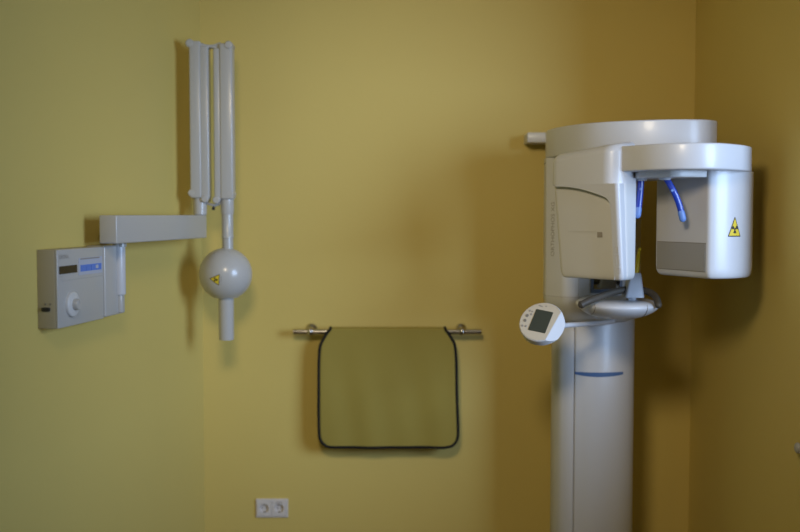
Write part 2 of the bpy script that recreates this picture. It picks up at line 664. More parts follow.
# top knuckle joining both arms
mb = MB()
p = Vector((px_x(192.2), D1 - 0.030, pz(44.0)))
mb.lathe([(0, 0.003), (0.013, 0.0035), (0.0170, 0.007), (0.0170, 0.072), (0.014, 0.078), (0, 0.079)], p, (0, 1, 0), 24)
p = Vector((px_x(230.6), D1 - 0.030, pz(46.0)))
mb.lathe([(0, 0), (0.013, 0.001), (0.017, 0.006), (0.017, 0.072), (0.013, 0.078), (0, 0.079)], p, (0, 1, 0), 24)
xa, xb = px_x(201), px_x(222)
prof = []
for k in range(11):
    t = k / 10
    prof.append((xa + (xb - xa) * t, pz(42.2 + 2.8 * sin(pi * t))))
for k in range(10, -1, -1):
    t = k / 10
    prof.append((xa + (xb - xa) * t, pz(52.5 - 4.5 * sin(pi * t))))
mb.prism([(x, D1 - 0.012, z) for x, z in prof], (0, 0.045, 0), 0.004, 2)
mb.build('top_knuckle', M['old_white'], unit)
# lower link with its small black latch between the two sockets
mb = MB(); mb.tube([(px_x(206), D1 + 0.01, pz(203)), (px_x(214), D1 + 0.01, pz(205.5)), (px_x(222), D1 + 0.01, pz(203))], 0.006, 10)
lk = mb.build('lower_link', M['old_white'], unit)
mb = MB(); mb.box((px_x(213.2), D1 + 0.004, pz(208.6)), (0.012, 0.014, 0.012), 0.002); mb.tube([(px_x(213.2), D1 + 0.008, pz(205)), (px_x(213.2), D1 + 0.008, pz(209))], 0.003, 8)
mb.build('latch', M['black'], lk)
# socket, rod and tube head hanging from the right arm
hx = px_x(226.8)
hc = Vector((px_x(224.5), D1 + 0.012, pz(274.2)))
mb = MB(); mb.lathe([(0.0, pz(194)), (0.027, pz(195)), (0.0265, pz(212.5)), (0.024, pz(214.2))], (hx, D1 + 0.012, 0), (0, 0, 1), 28); mb.build('head_socket', M['old_white'], unit)
mb = MB(); mb.lathe([(0.0235, pz(213)), (0.0235, pz(235)), (0.0245, pz(235.5)), (0.0245, pz(238)), (0.0225, pz(238.5)), (0.0225, pz(254))], (hx, D1 + 0.012, 0), (0, 0, 1), 28)
mb.build('head_rod', M['grey_rod'], unit)
RS = 0.1085
mb = MB()
prof = [(0.0, RS)]
NB = 40
zcut = -0.86
for k in range(1, NB + 1):
    a = pi / 2 - k * (pi / 2 + math.asin(-zcut)) / NB
    prof.append((RS * cos(a), RS * sin(a)))
prof += [(RS * cos(math.asin(zcut)) * 0.94, RS * (zcut - 0.03)), (0, RS * (zcut - 0.03))]
mb.lathe(prof, hc, (0.0, 0, 1), 56)
head = mb.build('tube_head', M['old_white'], unit)
# seam ring around the head
mb = MB(); mb.lathe([(RS * 0.5, RS * 0.862), (RS * 0.512, RS * 0.862), (RS * 0.512, RS * 0.858), (RS * 0.5, RS * 0.858)], hc, (0, 0, 1), 40); mb.build('seam_line', M['soft_seam'], head)
cxp = px_x(224.8)
mb = MB()
mb.lathe([(0.034, pz(296.5)), (0.0315, pz(299)), (0.0308, pz(338.5)), (0.0295, pz(340)), (0.027, pz(340)), (0.027, pz(332)), (0, pz(332))], (cxp, D1 + 0.010, 0), (0, 0, 1), 32)
mb.build('aiming_tube', M['old_white'], unit)


def ball_place(px, py, roll=0.0):
    """place on the tube head around the point seen at px, py"""
    d = ray(px, py).normalized()
    oc = CAM - hc
    b_ = oc.dot(d)
    q = CAM + d * (-b_ - sqrt(max(0, b_ * b_ - (oc.dot(oc) - RS * RS))))
    n0 = (q - hc).normalized()
    u1 = Vector((0, 0, 1)).cross(n0).normalized()
    v1 = n0.cross(u1)
    u = u1 * cos(roll) + v1 * sin(roll)
    v = n0.cross(u)

    def f(a, b2):
        n = (n0 + u * (a / RS) + v * (b2 / RS)).normalized()
        return hc + n * RS, n
    return f


radiation_sign(0.050, 0.044, ball_place(214.2, 279.3, radians(82)), None, head)
mb = decal([[(0, -0.002), (0.003, 0.008), (0.002, 0.022), (0.0006, 0.022), (0.0012, 0.008), (-0.002, -0.002)],
            [(-0.004, -0.016), (0.003, -0.012), (0.003, -0.0105), (-0.004, -0.0145)]], ball_place(221, 281), 0.0006)
mb.build('print_line', M['letter'], head)


# ====================================================== panoramic x-ray unit
opg = thing('panoramic_x_ray_machine', 'tall white panoramic dental x-ray machine with rotating arm, standing near the right corner', 'x-ray machine', (0.78, 4.12, 0))


def plan(pts, z):
    return [(p[0], p[1], z) for p in pts]


# column: rear body with a left side cover and a curved front cover, a fine gap between
ZCOL = 1.93
colL = [(0.630, 4.14), (0.624, 4.07), (0.632, 4.020), (0.655, 3.985), (0.6955, 3.967), (0.6955, 4.14)]
arc = smooth_path([(0.6985, 3.966), (0.76, 3.948), (0.82, 3.948), (0.892, 3.966), (0.940, 4.005), (0.958, 4.07)], 6)
front_arc = [(p.x, p.y) for p in arc]
colF = front_arc + [(0.956, 4.14), (0.6985, 4.14)]
mb = MB(); mb.prism(plan(colL, 0.0), (0, 0, 1.30), 0.003, 2, lim=60); mb.build('side_cover', M['white'], opg)
mb = MB(); mb.prism(plan(colF, 0.0), (0, 0, 1.30), 0.003, 2, lim=60); colfront = mb.build('column', M['white'], opg)
mb = MB(); mb.box((0.80, 4.14, 1.6), (0.26, 0.20, 0.66), 0.01); mb.build('inner_column', M['shade_white'], opg)
mb = MB(); mb.box((0.6970, 4.055, 0.648), (0.008, 0.16, 1.296)); mb.build('cover_gap', M['soft_seam'], opg)
# slate blue stripe wrapped across the column front
s0, s1 = s_of_px(front_arc, 575.5), s_of_px(front_arc, 624.5)
zs = at(600, 373.8, 3.955).z
w = s1 - s0
up, dn = [], []
for k in range(25):
    t = k / 24
    e = 1 - (2 * t - 1) ** 6
    up.append((-w / 2 + w * t, 0.0065))
    dn.append((-w / 2 + w * t, 0.0065 - 0.010 - 0.008 * (1 - (2 * t - 1) ** 2)))
decal([up[::-1] + dn], curve_place(front_arc, (s0 + s1) / 2, zs), 0.0012, 0).build('stripe', M['blue_stripe'], colfront)

# sliding carriage in front of the column, tapering in at the foot
carr = fillet([(0.582, 4.06), (0.576, 3.965), (0.645, 3.865), (0.90, 3.865), (0.950, 3.94), (0.956, 4.06)], [0.01, 0.03, 0.06, 0.05, 0.04, 0.01], 6)
zc0, zc1, zc2 = 1.175, 1.285, 1.935
low = []
for (x, y) in carr:
    low.append((0.786 + (x - 0.786) * 0.82, 4.06 + (y - 4.06) * 0.58))
rings = []
for k in range(7):
    t = k / 6
    e = sin(t * pi / 2)
    rings.append([(a[0] + (b[0] - a[0]) * e, a[1] + (b[1] - a[1]) * e, zc0 + (zc1 - zc0) * t) for a, b in zip(low, carr)])
rings.append(plan(carr, zc2 - 0.11))
mb = MB(); mb.loft(rings); carriage = mb.build('carriage', M['shade_white'], opg, 50)
# joints of the carriage covers
zj = at(560, 296, 3.93).z
cface = [p for p in carr]
i0 = min(range(len(carr)), key=lambda i: abs(carr[i][0] - 0.568) + abs(carr[i][1] - 4.1))
seam_path = [(0.5812, 4.055)] + [p for p in carr if p[1] < 4.0 and p[0] < 0.72] + [(0.72, 3.8645)]
mb = MB(); mb.tube([(x, y, zj) for x, y in seam_path], 0.0011, 6); mb.build('seam_line', M['soft_seam'], carriage)
q = hit(578.5, 290, (0, 3.865, 0), Vector((0, 1, 0)))
mb = MB(); mb.tube([(q.x, 3.8648, zj), (q.x, 3.8648, zj + 0.25)], 0.0011, 6); mb.build('seam_line', M['soft_seam'], carriage)
zj = at(545, 163, 3.97).z
mb = MB(); mb.tube([(0.5815, 4.055, zj), (0.5775, 3.985, zj), (0.5775, 3.970, zj)], 0.0016, 6); mb.build('seam_line', M['seam'], carriage)
# upright lettering on the slanted cheek of the carriage
cA, cB = Vector((0.576, 3.965)), Vector((0.645, 3.865))
cd = (cB - cA).normalized()
cn = Vector((cd.y, -cd.x))
qm = hit(553.0, 229, (cA.x, cA.y, 0), Vector((cn.x, cn.y, 0)))
lettering('ORTHOPHOS XG', 0.0275, flat_place(qm, (0, 0, 1), (-cd.x, -cd.y, 0), (cn.x, cn.y, 0))).build('lettering', M['faint_letter'], carriage)

# mounting rail to the rear wall
zr0, zr1 = at(540, 143, 4.35).z, at(540, 132.8, 4.35).z
xr0 = at(527.3, 138, 4.33).x
mb = MB(); mb.box(((xr0 + 0.92) / 2, (4.325 + YB) / 2, (zr0 + zr1) / 2), (0.92 - xr0, YB - 4.325, zr1 - zr0), 0.004)
mb.box((0.78, 4.30, (zr0 + zr1) / 2), (0.20, 0.12, 0.05), 0.004)
mb.build('wall_bracket', M['shade_white'], opg)

# fixed top arm reaching forward over the rotor
zf0, zf1 = 1.826, at(640, 120.8, 3.60).z
fcurve = smooth_path([(0.584, 3.99), (0.604, 3.865), (0.658, 3.73), (0.735, 3.640), (0.850, 3.568), (0.970, 3.535), (1.070, 3.540), (1.131, 3.585)], 5)
fa = fillet([(0.592, 4.10)] + [tuple(p) for p in fcurve] + [(1.131, 3.82), (0.985, 4.10)],
            [0.02] + [0.02] + [0] * (len(fcurve) - 2) + [0.006] + [0.05, 0.02], 8)
mb = MB(); mb.prism(plan(fa, zf0), (0, 0, zf1 - zf0), 0.012, 4, lim=50); mb.build('top_arm', M['white'], opg, 60)

# rotor: turning plate, tube housing on the left, sensor housing on the right
ZR0, ZR1 = 1.745, 1.829
mb = MB(); mb.lathe([(0.13, 1.80), (0.13, 1.835)], (0.93, 3.55, 0), (0, 0, 1), 40); mb.build('rotor_hub', M['shade_white'], opg)
outer = smooth_path([(0.722, 3.385), (0.748, 3.335), (0.815, 3.245), (0.906, 3.185), (1.005, 3.185), (1.105, 3.265), (1.172, 3.355), (1.199, 3.44), (1.196, 3.55), (1.13, 3.66), (1.0, 3.70), (0.86, 3.70)], 6)
band = [(p.x, p.y) for p in outer] + [(0.72, 3.62)]
mb = MB(); mb.prism(plan(band, ZR0), (0, 0, ZR1 - ZR0), 0.006, 3, lim=50); rotor = mb.build('rotor', M['white'], opg)
under = fillet([(0.80, 3.36), (0.90, 3.27), (1.10, 3.34), (1.12, 3.56), (0.92, 3.68), (0.78, 3.60)], 0.05, 6)
mb = MB(); mb.prism(plan(under, 1.724), (0, 0, 0.026), 0.004, 2, lim=50); mb.build('underside_cover', M['shade_white'], rotor)

# --- tube housing
E = Vector((0.720, 3.312)); Lp = Vector((0.522, 3.560)); Rp = Vector((0.812, 3.420)); Bp = Vector((0.665, 3.675))
ZP0, ZP1 = 1.379, 1.745
cap_plan = fillet([E + (E - Rp) * 0.0, Rp, Bp, Lp], [0.060, 0.03, 0.05, 0.05], 8)


def cap_edit(b, lo, hi):
    for v in hi:
        v.co.z += (v.co.x - 0.53) * 0.16
    

mb = MB(); mb.prism(plan(cap_plan, 1.704), (0, 0, 0.105), 0.036, 6, edit=cap_edit, lim=50, which='top')
cap = mb.build('tube_housing_cap', M['white'], opg, 60)
# body: tapered, its long left face set back behind a raised surround
fd = (Lp - E).normalized()                  # along the long face, away from the near edge
fn = Vector((fd.y, -fd.x))                  # its outward normal
if fn.dot(Vector((-1, 0))) < 0:
    fn = -fn
fn3, fd3 = Vector((fn.x, fn.y, 0)), Vector((fd.x, fd.y, 0))
SET = 0.021
body_top = fillet([E - fn * SET, Rp, Bp, Lp - fn * SET], [0.028, 0.03, 0.05, 0.03], 8)
cen = (E + Rp + Bp + Lp) / 4


def taper(z):
    return 1.0 - 0.12 * ((1.704 - z) / (1.704 - ZP0))


def tp(x, y, z, k=1.0):
    t = taper(z)
    return (cen.x + (x - cen.x) * t * k + (0.08 + 0.16 * max(0.0, (3.46 - y) / 0.15)) * (1.0 - t), cen.y + (y - cen.y) * t * k, z)


def pod_pt(x, y, z):
    return tp(x, y, z)


rings = []
for (z, k) in ((1.705, 1), (1.60, 1), (1.50, 1), (1.42, 1), (ZP0 + 0.022, 1), (ZP0 + 0.012, 0.985), (ZP0 + 0.004, 0.955), (ZP0, 0.90)):
    rings.append([tp(x, y, z, k) for x, y in body_top])
mb = MB(); mb.loft(rings); pod = mb.build('tube_housing', M['shade_white'], opg, 50)
# raised surround: top and near-right rim of the long face, wrapping round the near edge


def face_uz(px, py):
    q = hit(px, py, (E.x, E.y, 0), fn3)
    return ((Vector((q.x, q.y)) - E).dot(fd), q.z)


flen = (Lp - E).length
rim_low = [face_uz(*p) for p in ((555.5, 186.5), (568, 187.0), (582, 189.5), (595, 193.6), (603.5, 197.0), (607.5, 201.0), (608.6, 208), (610.5, 240), (613.5, 270))]
rim_pts = smooth_path(rim_low, 4)
rim_uz = [(p.x, p.y) for p in rim_pts]
# outline on the long face, then the rim's section follows the near edge round to the right face
rim_uz = [p for k, p in enumerate(rim_uz) if k == 0 or p[0] < flen - 0.045]
outl = [(flen - 0.040, 1.705), (flen - 0.036, rim_uz[0][1])] + rim_uz[1:] 
side_w = 0.150
strip = fillet([E, Rp, Bp, Lp], [0.030, 0.03, 0.05, 0.05], 8)


def rim_map(u, z, out):
    """point on the long face (u from the near edge) lifted by out"""
    p = E + fd * u - fn * SET + fn * out
    return Vector(tp(p.x, p.y, z))


mb = MB()
b = bmesh.new()
ptsF = [(0.0, 1.705)] + outl[0:2] + rim_uz[1:]
zl = rim_uz[-1][1]
ptsF += [(rim_uz[-1][0] - 0.001, ZP0 + 0.012), (rim_uz[-1][0] - 0.010, ZP0 + 0.003), (0.0, ZP0 + 0.003)]
ins = 0.034
ptsF = [(max(u, ins), z) for u, z in ptsF]
fv = [b.verts.new(rim_map(u, z, SET)) for u, z in ptsF]
bv = [b.verts.new(rim_map(u, z, -0.006)) for u, z in ptsF]
b.faces.new(fv); b.faces.new(bv[::-1])
n = len(fv)
for i in range(n):
    b.faces.new((fv[i], bv[i], bv[(i + 1) % n], fv[(i + 1) % n]))
bmesh.ops.recalc_face_normals(b, faces=b.faces[:])
b.normal_update()
es = [e for e in b.edges if (e.verts[0] in fv and e.verts[1] in fv) and len(e.link_faces) == 2 and all(v.co.z < 1.70 for v in e.verts)
      and not all((Vector((v.co.x, v.co.y)) - E).dot(fd) < ins + 0.004 for v in e.verts)]
bmesh.ops.bevel(b, geom=es, offset=0.011, segments=5, affect='EDGES', clamp_overlap=True)
mb._merge(b)
mb.build('surround', M['white'], pod)
# near edge: rounded bright strip from the long face to the right face
near = fillet([E + fd * (ins + 0.002), E, Rp, Rp + fd * 0.06], [0, 0.060, 0.030, 0], 12)
rd = (Rp - E).normalized()
sec = near + [tuple(Rp + fd * 0.06 - rd * 0.03), tuple(E + fd * 0.06 + rd * 0.03), tuple(E + fd * (ins + 0.002) + rd * 0.02)]
rings = []
for (z, k) in ((1.7045, 1), (1.60, 1), (1.50, 1), (1.42, 1), (ZP0 + 0.024, 1), (ZP0 + 0.013, 0.99), (ZP0 + 0.005, 0.97), (ZP0 + 0.001, 0.93)):
    rings.append([tp(x, y, z, k) for x, y in sec])
mb = MB(); mb.loft(rings); mb.build('edge_trim', M['white'], pod, 50)


def pod_rect(name, pxa, pya, pxb, pyb, m, out, th=0.001):
    pts = []
    for (px_, py_) in ((pxa, pya), (pxb, pya), (pxb, pyb), (pxa, pyb)):
        u, z = face_uz(px_, py_)
        pts.append(rim_map(u, z, out))
    mb = MB(); mb.prism([p - fn3 * 0.0005 for p in pts], fn3 * (th + 0.0005))
    return mb.build(name, m, pod)


pod_rect('emblem', 590.8, 232.2, 595.7, 237.4, M['letter'], 0.0, 0.0004)
pod_rect('seam_line', 561, 231.7, 590, 231.85, M['soft_seam'], 0.0, 0.0001)
mb = MB()
for (x0, y0, x1, y1) in ((611.0, 247.2, 614.4, 253.0), (611.5, 255.5, 615.0, 266.0), (612.2, 268.5, 615.6, 274.0)):
    q = [rim_map(*face_uz(a_, b_), SET) for a_, b_ in ((x0, y0), (x1, y0), (x1, y1), (x0, y1))]
    mb.tube(q + [q[0]], 0.0006, 5)
mb.build('vent_outline', M['soft_seam'], pod)

# --- sensor housing
De = Vector((1.016, 3.300)); Dl = Vector((0.909, 3.552)); Dr = Vector((1.227, 3.575)); Db = Vector((1.150, 3.690)); Dm = Vector((0.985, 3.68))
rf = [De] + [Vector((1.026 + 0.203 * sin(radians(a)), 3.530 - 0.232 * cos(radians(a)))) for a in range(4, 91, 5)] + [Dr]
dpl = fillet([tuple(Dl), tuple(De)] + [tuple(p) for p in rf[1:]] + [tuple(Db), tuple(Dm)],
             [0.012, 0.030] + [0] * (len(rf) - 1) + [0.05, 0.04], 8)
dcen = Vector((1.09, 3.42))
ZD0 = 1.6 - (279.5 - 215.5) / F * 3.31
rings = []
for (z, k) in ((1.747, 1), (ZD0 + 0.034, 1), (ZD0 + 0.020, 0.992), (ZD0 + 0.009, 0.968), (ZD0 + 0.002, 0.93), (ZD0, 0.88)):
    rings.append([(dcen.x + (x - dcen.x) * k, dcen.y + (y - dcen.y) * k, z) for x, y in dpl])
mb = MB(); mb.loft(rings); sensor = mb.build('sensor_housing', M['white'], opg, 50)
dd = (De - Dl).normalized()
dn_ = Vector((dd.y, -dd.x))
if dn_.dot(Vector((-1, 0))) < 0:
    dn_ = -dn_
dn3 = Vector((dn_.x, dn_.y, 0))


def sens(px, py):
    return hit(px, py, (De.x, De.y, 0), dn3)


pa_, pb_ = sens(657.6, 243.0), sens(705.4, 242.3)
zA, zB = (sens(657.6, 268.6).z + sens(705.4, 271).z) / 2, (pa_.z + pb_.z) / 2


def side_panel(name, m, grow, th):
    a_, b_ = pa_ - Vector((dd.x, dd.y, 0)) * grow, pb_ + Vector((dd.x, dd.y, 0)) * grow
    pts = [Vector((a_.x, a_.y, zA - grow)), Vector((b_.x, b_.y, zA - grow)), Vector((b_.x, b_.y, zB + grow)), Vector((a_.x, a_.y, zB + grow))]
    m2 = MB(); m2.prism([p - dn3 * 0.002 for p in pts], dn3 * (th + 0.002))
    return m2.build(name, m, sensor)


side_panel('panel_gap', M['seam'], 0.0022, 0.0006)
sp_ = side_panel('sensor_window', M['grey_panel'], 0.0, 0.0016)
sp_['label'] = 'dark grey rectangular sensor window'
s_mid = s_of_px(rf, 734.5)
radiation_sign(0.058, 0.068, curve_place([tuple(p) for p in rf], s_mid, at(734.5, 226.3, 3.37).z), None, sensor)

# --- blue temple rests under the rotor
for (px_, d_) in ((665, 3.35), (641.5, 3.42)):
    mb = MB(); mb.lathe([(0.016, 1.716), (0.024, 1.727), (0.024, 1.746)], at(px_, 177, d_).xy.to_3d(), (0, 0, 1), 20)
    mb.build('rest_mount', M['silver'], rotor)
pth = [at(664.5, 176, 3.35), at(669, 183, 3.345), at(674.5, 193, 3.34), at(679, 204, 3.34), at(682.6, 218, 3.34)]
P = smooth_path(pth, 5)
mb = MB(); mb.tube(P, 0.0105, 14, round_end=True, flat=((0, 1, 0), 0.55)); r1 = mb.build('temple_rest', M['blue'], opg)
mb = MB(); mb.tube([at(681.2, 212.5, 3.34), at(682.7, 218.6, 3.34)], 0.0118, 14, round_end=True, flat=((0, 1, 0), 0.6)); mb.build('rest_pad', M['blue_tip'], r1)
pth = [at(641.2, 175, 3.42), at(640.4, 190, 3.42), at(638.8, 205, 3.42), at(637.6, 214, 3.42)]
P = smooth_path(pth, 5)
mb = MB(); mb.tube(P, 0.0110, 14, round_end=True, flat=((0, 1, 0), 0.55)); r2 = mb.build('temple_rest', M['blue'], opg)
mb = MB(); mb.tube([at(638.3, 209, 3.42), at(637.4, 215.0, 3.42)], 0.0122, 14, round_end=True, flat=((0, 1, 0), 0.6)); mb.build('rest_pad', M['blue_tip'], r2)
for (px_, py_, r_) in ((640.6, 189, r2), (672.3, 190.5, r1)):
    mb = MB(); mb.lathe([(0.0045, -0.004), (0.0045, 0.0015), (0, 0.002)], at(px_, py_, 3.334 if r_ is r1 else 3.414), (0, -1, 0), 12); mb.build('rest_button', M['blue_tip'], r_)

# --- chin shelf with grip bar, chin post and bite stick
shx, shy, shz = 0.800, 3.665, 1.272
rings = []
NS = 48


def shelf_ring(k, z, kb=1.0):
    r = []
    for i in range(NS):
        a = 2 * pi * i / NS
        x = shx + 0.150 * k * cos(a)
        y = shy + (0.165 * k if sin(a) < 0 else 0.23 * kb) * sin(a)
        r.append((x, y, z))
    return r


for j in range(9):
    t = j / 8
    a = (pi / 2) * t
    rings.append(shelf_ring(0.15 + 0.85 * sin(a), shz - 0.052 * cos(a) ** 1.3 if t < 1 else shz, 0.6 + 0.4 * sin(a)))
rings.append(shelf_ring(0.992, shz + 0.003)); rings.append(shelf_ring(0.955, shz + 0.009)); rings.append(shelf_ring(0.87, shz + 0.0145)); rings.append(shelf_ring(0.70, shz + 0.018))
mb = MB(); mb.loft(rings); shelf = mb.build('chin_shelf', M['white'], opg, 50)
for px_ in (594.6, 645.0):
    mb = MB()
    x = at(px_, 305, 3.56).x
    tt = math.acos(max(-1, min(1, (x - shx) / 0.150)))
    path = []
    for j in range(3, 9):
        a = (pi / 2) * j / 8
        k = 0.15 + 0.85 * sin(a)
        if abs(x - shx) < 0.150 * k:
            y = shy - 0.165 * k * sqrt(1 - ((x - shx) / (0.150 * k)) ** 2)
            path.append((x, y - 0.0003, shz - 0.052 * cos(a) ** 1.3))
    path.append((x, shy - 0.165 * 0.955 * sqrt(max(0.0, 1 - ((x - shx) / (0.150 * 0.955)) ** 2)), shz + 0.0093))
    mb.tube(path, 0.0012, 6)
    mb.build('seam_line', M['seam'], shelf)
grip = [at(581.4, 304.6, 3.53), at(589, 301.0, 3.54), at(600, 296.8, 3.57), at(612, 292.6, 3.60), at(624, 290.0, 3.62), at(636, 289.4, 3.63), at(645, 290.8, 3.62),
        at(652, 293.6, 3.60), at(656.5, 298.5, 3.57), at(658.3, 305.0, 3.54)]
P = smooth_path(grip, 5)
mb = MB(); mb.tube(P, 0.0126, 18, round_end=True); gr = mb.build('grip_bar', M['bar_grey'], opg)
gr['label'] = 'grey curved hand grip bar'
mb = MB(); mb.lathe([(0.0138, 0), (0.0138, 0.008), (0.010, 0.011), (0, 0.012)], P[0] + (P[1] - P[0]).normalized() * 0.004, (P[0] - P[1]), 20); mb.build('grip_end', M['bar_grey'], gr)
# chin post
zb0, zb1 = at(634, 297.5, 3.60).z, at(634, 272.8, 3.62).z
xbL, xbR = at(624.8, 295, 3.59).x, at(644.8, 295, 3.59).x
xtL, xtR = at(630.5, 272.8, 3.61).x, at(641.2, 272.8, 3.61).x
rings = []
for (t, kk) in ((0, 1), (0.06, 1), (0.3, 1), (0.65, 1), (0.94, 1), (1.0, 0.9)):
    xL, xR = xbL + (xtL - xbL) * t, xbR + (xtR - xbR) * t
    xm, hw = (xL + xR) / 2, (xR - xL) / 2 * kk
    hd = (0.038 - 0.016 * t) * kk
    sec = fillet([(xm - hw, 3.625 - hd), (xm + hw, 3.625 - hd), (xm + hw, 3.625 + hd), (xm - hw, 3.625 + hd)], 0.012 * (1 - 0.4 * t), 5)
    rings.append([(x, y, zb0 + (zb1 - zb0) * t) for x, y in sec])
mb = MB(); mb.loft(rings); post = mb.build('chin_post', M['silver'], opg, 50)
mb = MB(); mb.box(((xbL + xbR) / 2, 3.645, (zb0 + shz) / 2 + 0.006), (0.032, 0.04, zb0 - shz + 0.01), 0.006); mb.build('post_foot', M['silver'], post)
P = smooth_path([at(636.2, 274, 3.62), at(637.6, 264, 3.62), at(638.4, 256, 3.615), at(639.3, 249.5, 3.60)], 5)
mb = MB(); mb.tube(P, [0.0100 - 0.0050 * i / (len(P) - 1) for i in range(len(P))], 12, flat=((0, 1, 0), 0.6))
mb.lathe([(0, -0.0065), (0.005, -0.004), (0.0065, 0), (0.005, 0.004), (0, 0.0065)], at(639.7, 249.4, 3.60), (1, 0, 0), 14)
bs = mb.build('bite_stick', M['yellow'], post)
bs['label'] = 'yellow bite stick'
# mirror set in a blue grey frame on the carriage front
ya = 3.8655
x0, x1 = at(590.3, 285, ya).x, at(622, 285, ya).x
z0, z1 = at(606, 293.0, ya).z, at(606, 271.0, ya).z
mb = MB(); mb.box(((x0 + x1) / 2, ya - 0.004, (z0 + z1) / 2), (x1 - x0, 0.012, z1 - z0), 0.003); mf = mb.build('mirror_frame', M['mirror_frame'], opg)
mb = MB(); mb.box(((x0 + x1) / 2, ya - 0.0105, (z0 + z1) / 2 + 0.004), (x1 - x0 - 0.022, 0.003, z1 - z0 - 0.022)); mb.build('mirror', M['mirror'], mf)

# --- round touch panel on its side tube
nP = Vector((-0.32, -0.73, 0.60)).normalized()
wP = Vector((0.30, 0.0, 1.0)); wP = (wP - nP * wP.dot(nP)).normalized()
uP = wP.cross(nP).normalized()
cP = at(541.2, 321.6, 3.58)
RP = 0.0815
b = bmesh.new()
NPT = 56
prof = [(RP * 0.90, -0.040), (RP * 0.99, -0.032), (RP, -0.016), (RP, -0.003), (RP * 0.975, 0.0)]
ringv = []
for r, h in prof:
    ringv.append([b.verts.new(cP + (uP * cos(2 * pi * k / NPT) + wP * sin(2 * pi * k / NPT)) * r + nP * h) for k in range(NPT)])
for i in range(len(ringv) - 1):
    for k in range(NPT):
        b.faces.new((ringv[i][k], ringv[i][(k + 1) % NPT], ringv[i + 1][(k + 1) % NPT], ringv[i + 1][k]))
b.faces.new(ringv[0][::-1]); b.faces.new(ringv[-1])
# the right-hand side falls away along a straight crease
cr = cP + uP * 0.050
cut_n = (uP * 0.80 + nP * 0.60).normalized()
geom = b.verts[:] + b.edges[:] + b.faces[:]
res = bmesh.ops.bisect_plane(b, geom=geom, plane_co=cr, plane_no=cut_n, clear_outer=True)
bmesh.ops.holes_fill(b, edges=[e for e in b.edges if e.is_boundary])
bmesh.ops.recalc_face_normals(b, faces=b.faces[:])
mb = MB(); mb._merge(b)
touch = mb.build('touch_panel', M['white'], opg, 30)
uc = 0.050 - 0.0015
aL = math.acos(uc / (RP * 0.955))
ring = [(RP * 0.955 * cos(aL + (2 * pi - 2 * aL) * k / 40), RP * 0.955 * sin(aL + (2 * pi - 2 * aL) * k / 40)) for k in range(41)]
plate = decal([ring], flat_place(cP, uP, wP, nP), 0.0012, 0).build('shaded_face', M['panel_shade'], touch)  # thin plate added to carry the shaded tone of the white front
pf = flat_place(cP + nP * 0.0012, uP, wP, nP)


def panel_px(px, py):
    q = hit(px, py, cP, nP)
    return ((q - cP).dot(uP), (q - cP).dot(wP))


lcd_c = [panel_px(*p) for p in ((528.0, 329.6), (544.8, 334.0), (553.8, 312.4), (536.6, 309.7))]
um = sum(p[0] for p in lcd_c) / 4
vm = sum(p[1] for p in lcd_c) / 4
lw = ((Vector(lcd_c[1]) - Vector(lcd_c[0])).length + (Vector(lcd_c[2]) - Vector(lcd_c[3])).length) / 2
lh = ((Vector(lcd_c[3]) - Vector(lcd_c[0])).length + (Vector(lcd_c[2]) - Vector(lcd_c[1])).length) / 2
ld = (Vector(lcd_c[1]) - Vector(lcd_c[0]) + Vector(lcd_c[2]) - Vector(lcd_c[3])).normalized()
lp = Vector((-ld.y, ld.x))
cc = Vector((um, vm))
q = [cc + ld * (sx * lw / 2) + lp * (sy * lh / 2) for sx, sy in ((-1, -1), (1, -1), (1, 1), (-1, 1))]
lcd = decal([fillet([tuple(v) for v in q], 0.002, 3)], pf, 0.0015, 0).build('lcd_screen', M['lcd'], touch)
lcd['label'] = 'dark grey lcd screen'
for (px_, py_, r_) in ((522.4, 325.8, 0.0044), (525.8, 326.3, 0.0044), (525.0, 320.6, 0.0062), (527.2, 315.8, 0.0062), (530.0, 310.9, 0.0042), (531.3, 314.5, 0.0042), (532.5, 311.8, 0.0034)):
    u, v = panel_px(px_, py_)
    ring = [(u + r_ * cos(2 * pi * k / 16), v + r_ * sin(2 * pi * k / 16)) for k in range(16)]
    decal([ring], pf, 0.0012, 0).build('button', M['seam'] if r_ > 0.006 else M['letter'], touch)
u, v = panel_px(541.0, 306.2)
decal([[(u - 0.008, v - 0.002), (u + 0.008, v - 0.002), (u + 0.008, v + 0.002), (u - 0.008, v + 0.002)]], pf, 0.001, 0).build('print_line', M['letter'], touch)
u, v = panel_px(546.3, 306.6)
decal([[(u - 0.0025, v - 0.002), (u + 0.0025, v - 0.002), (u + 0.0025, v + 0.002), (u - 0.0025, v + 0.002)]], pf, 0.001, 0).build('print_line', M['letter'], touch)
P = smooth_path([cP - nP * 0.022 + uP * 0.03, at(566, 325.3, 3.64), at(585, 324.0, 3.74), at(606, 322.2, 3.87), at(616, 321.0, 3.98)], 6)
mb = MB(); mb.tube(P, 0.0095, 16); mb.build('panel_tube', M['white'], opg)


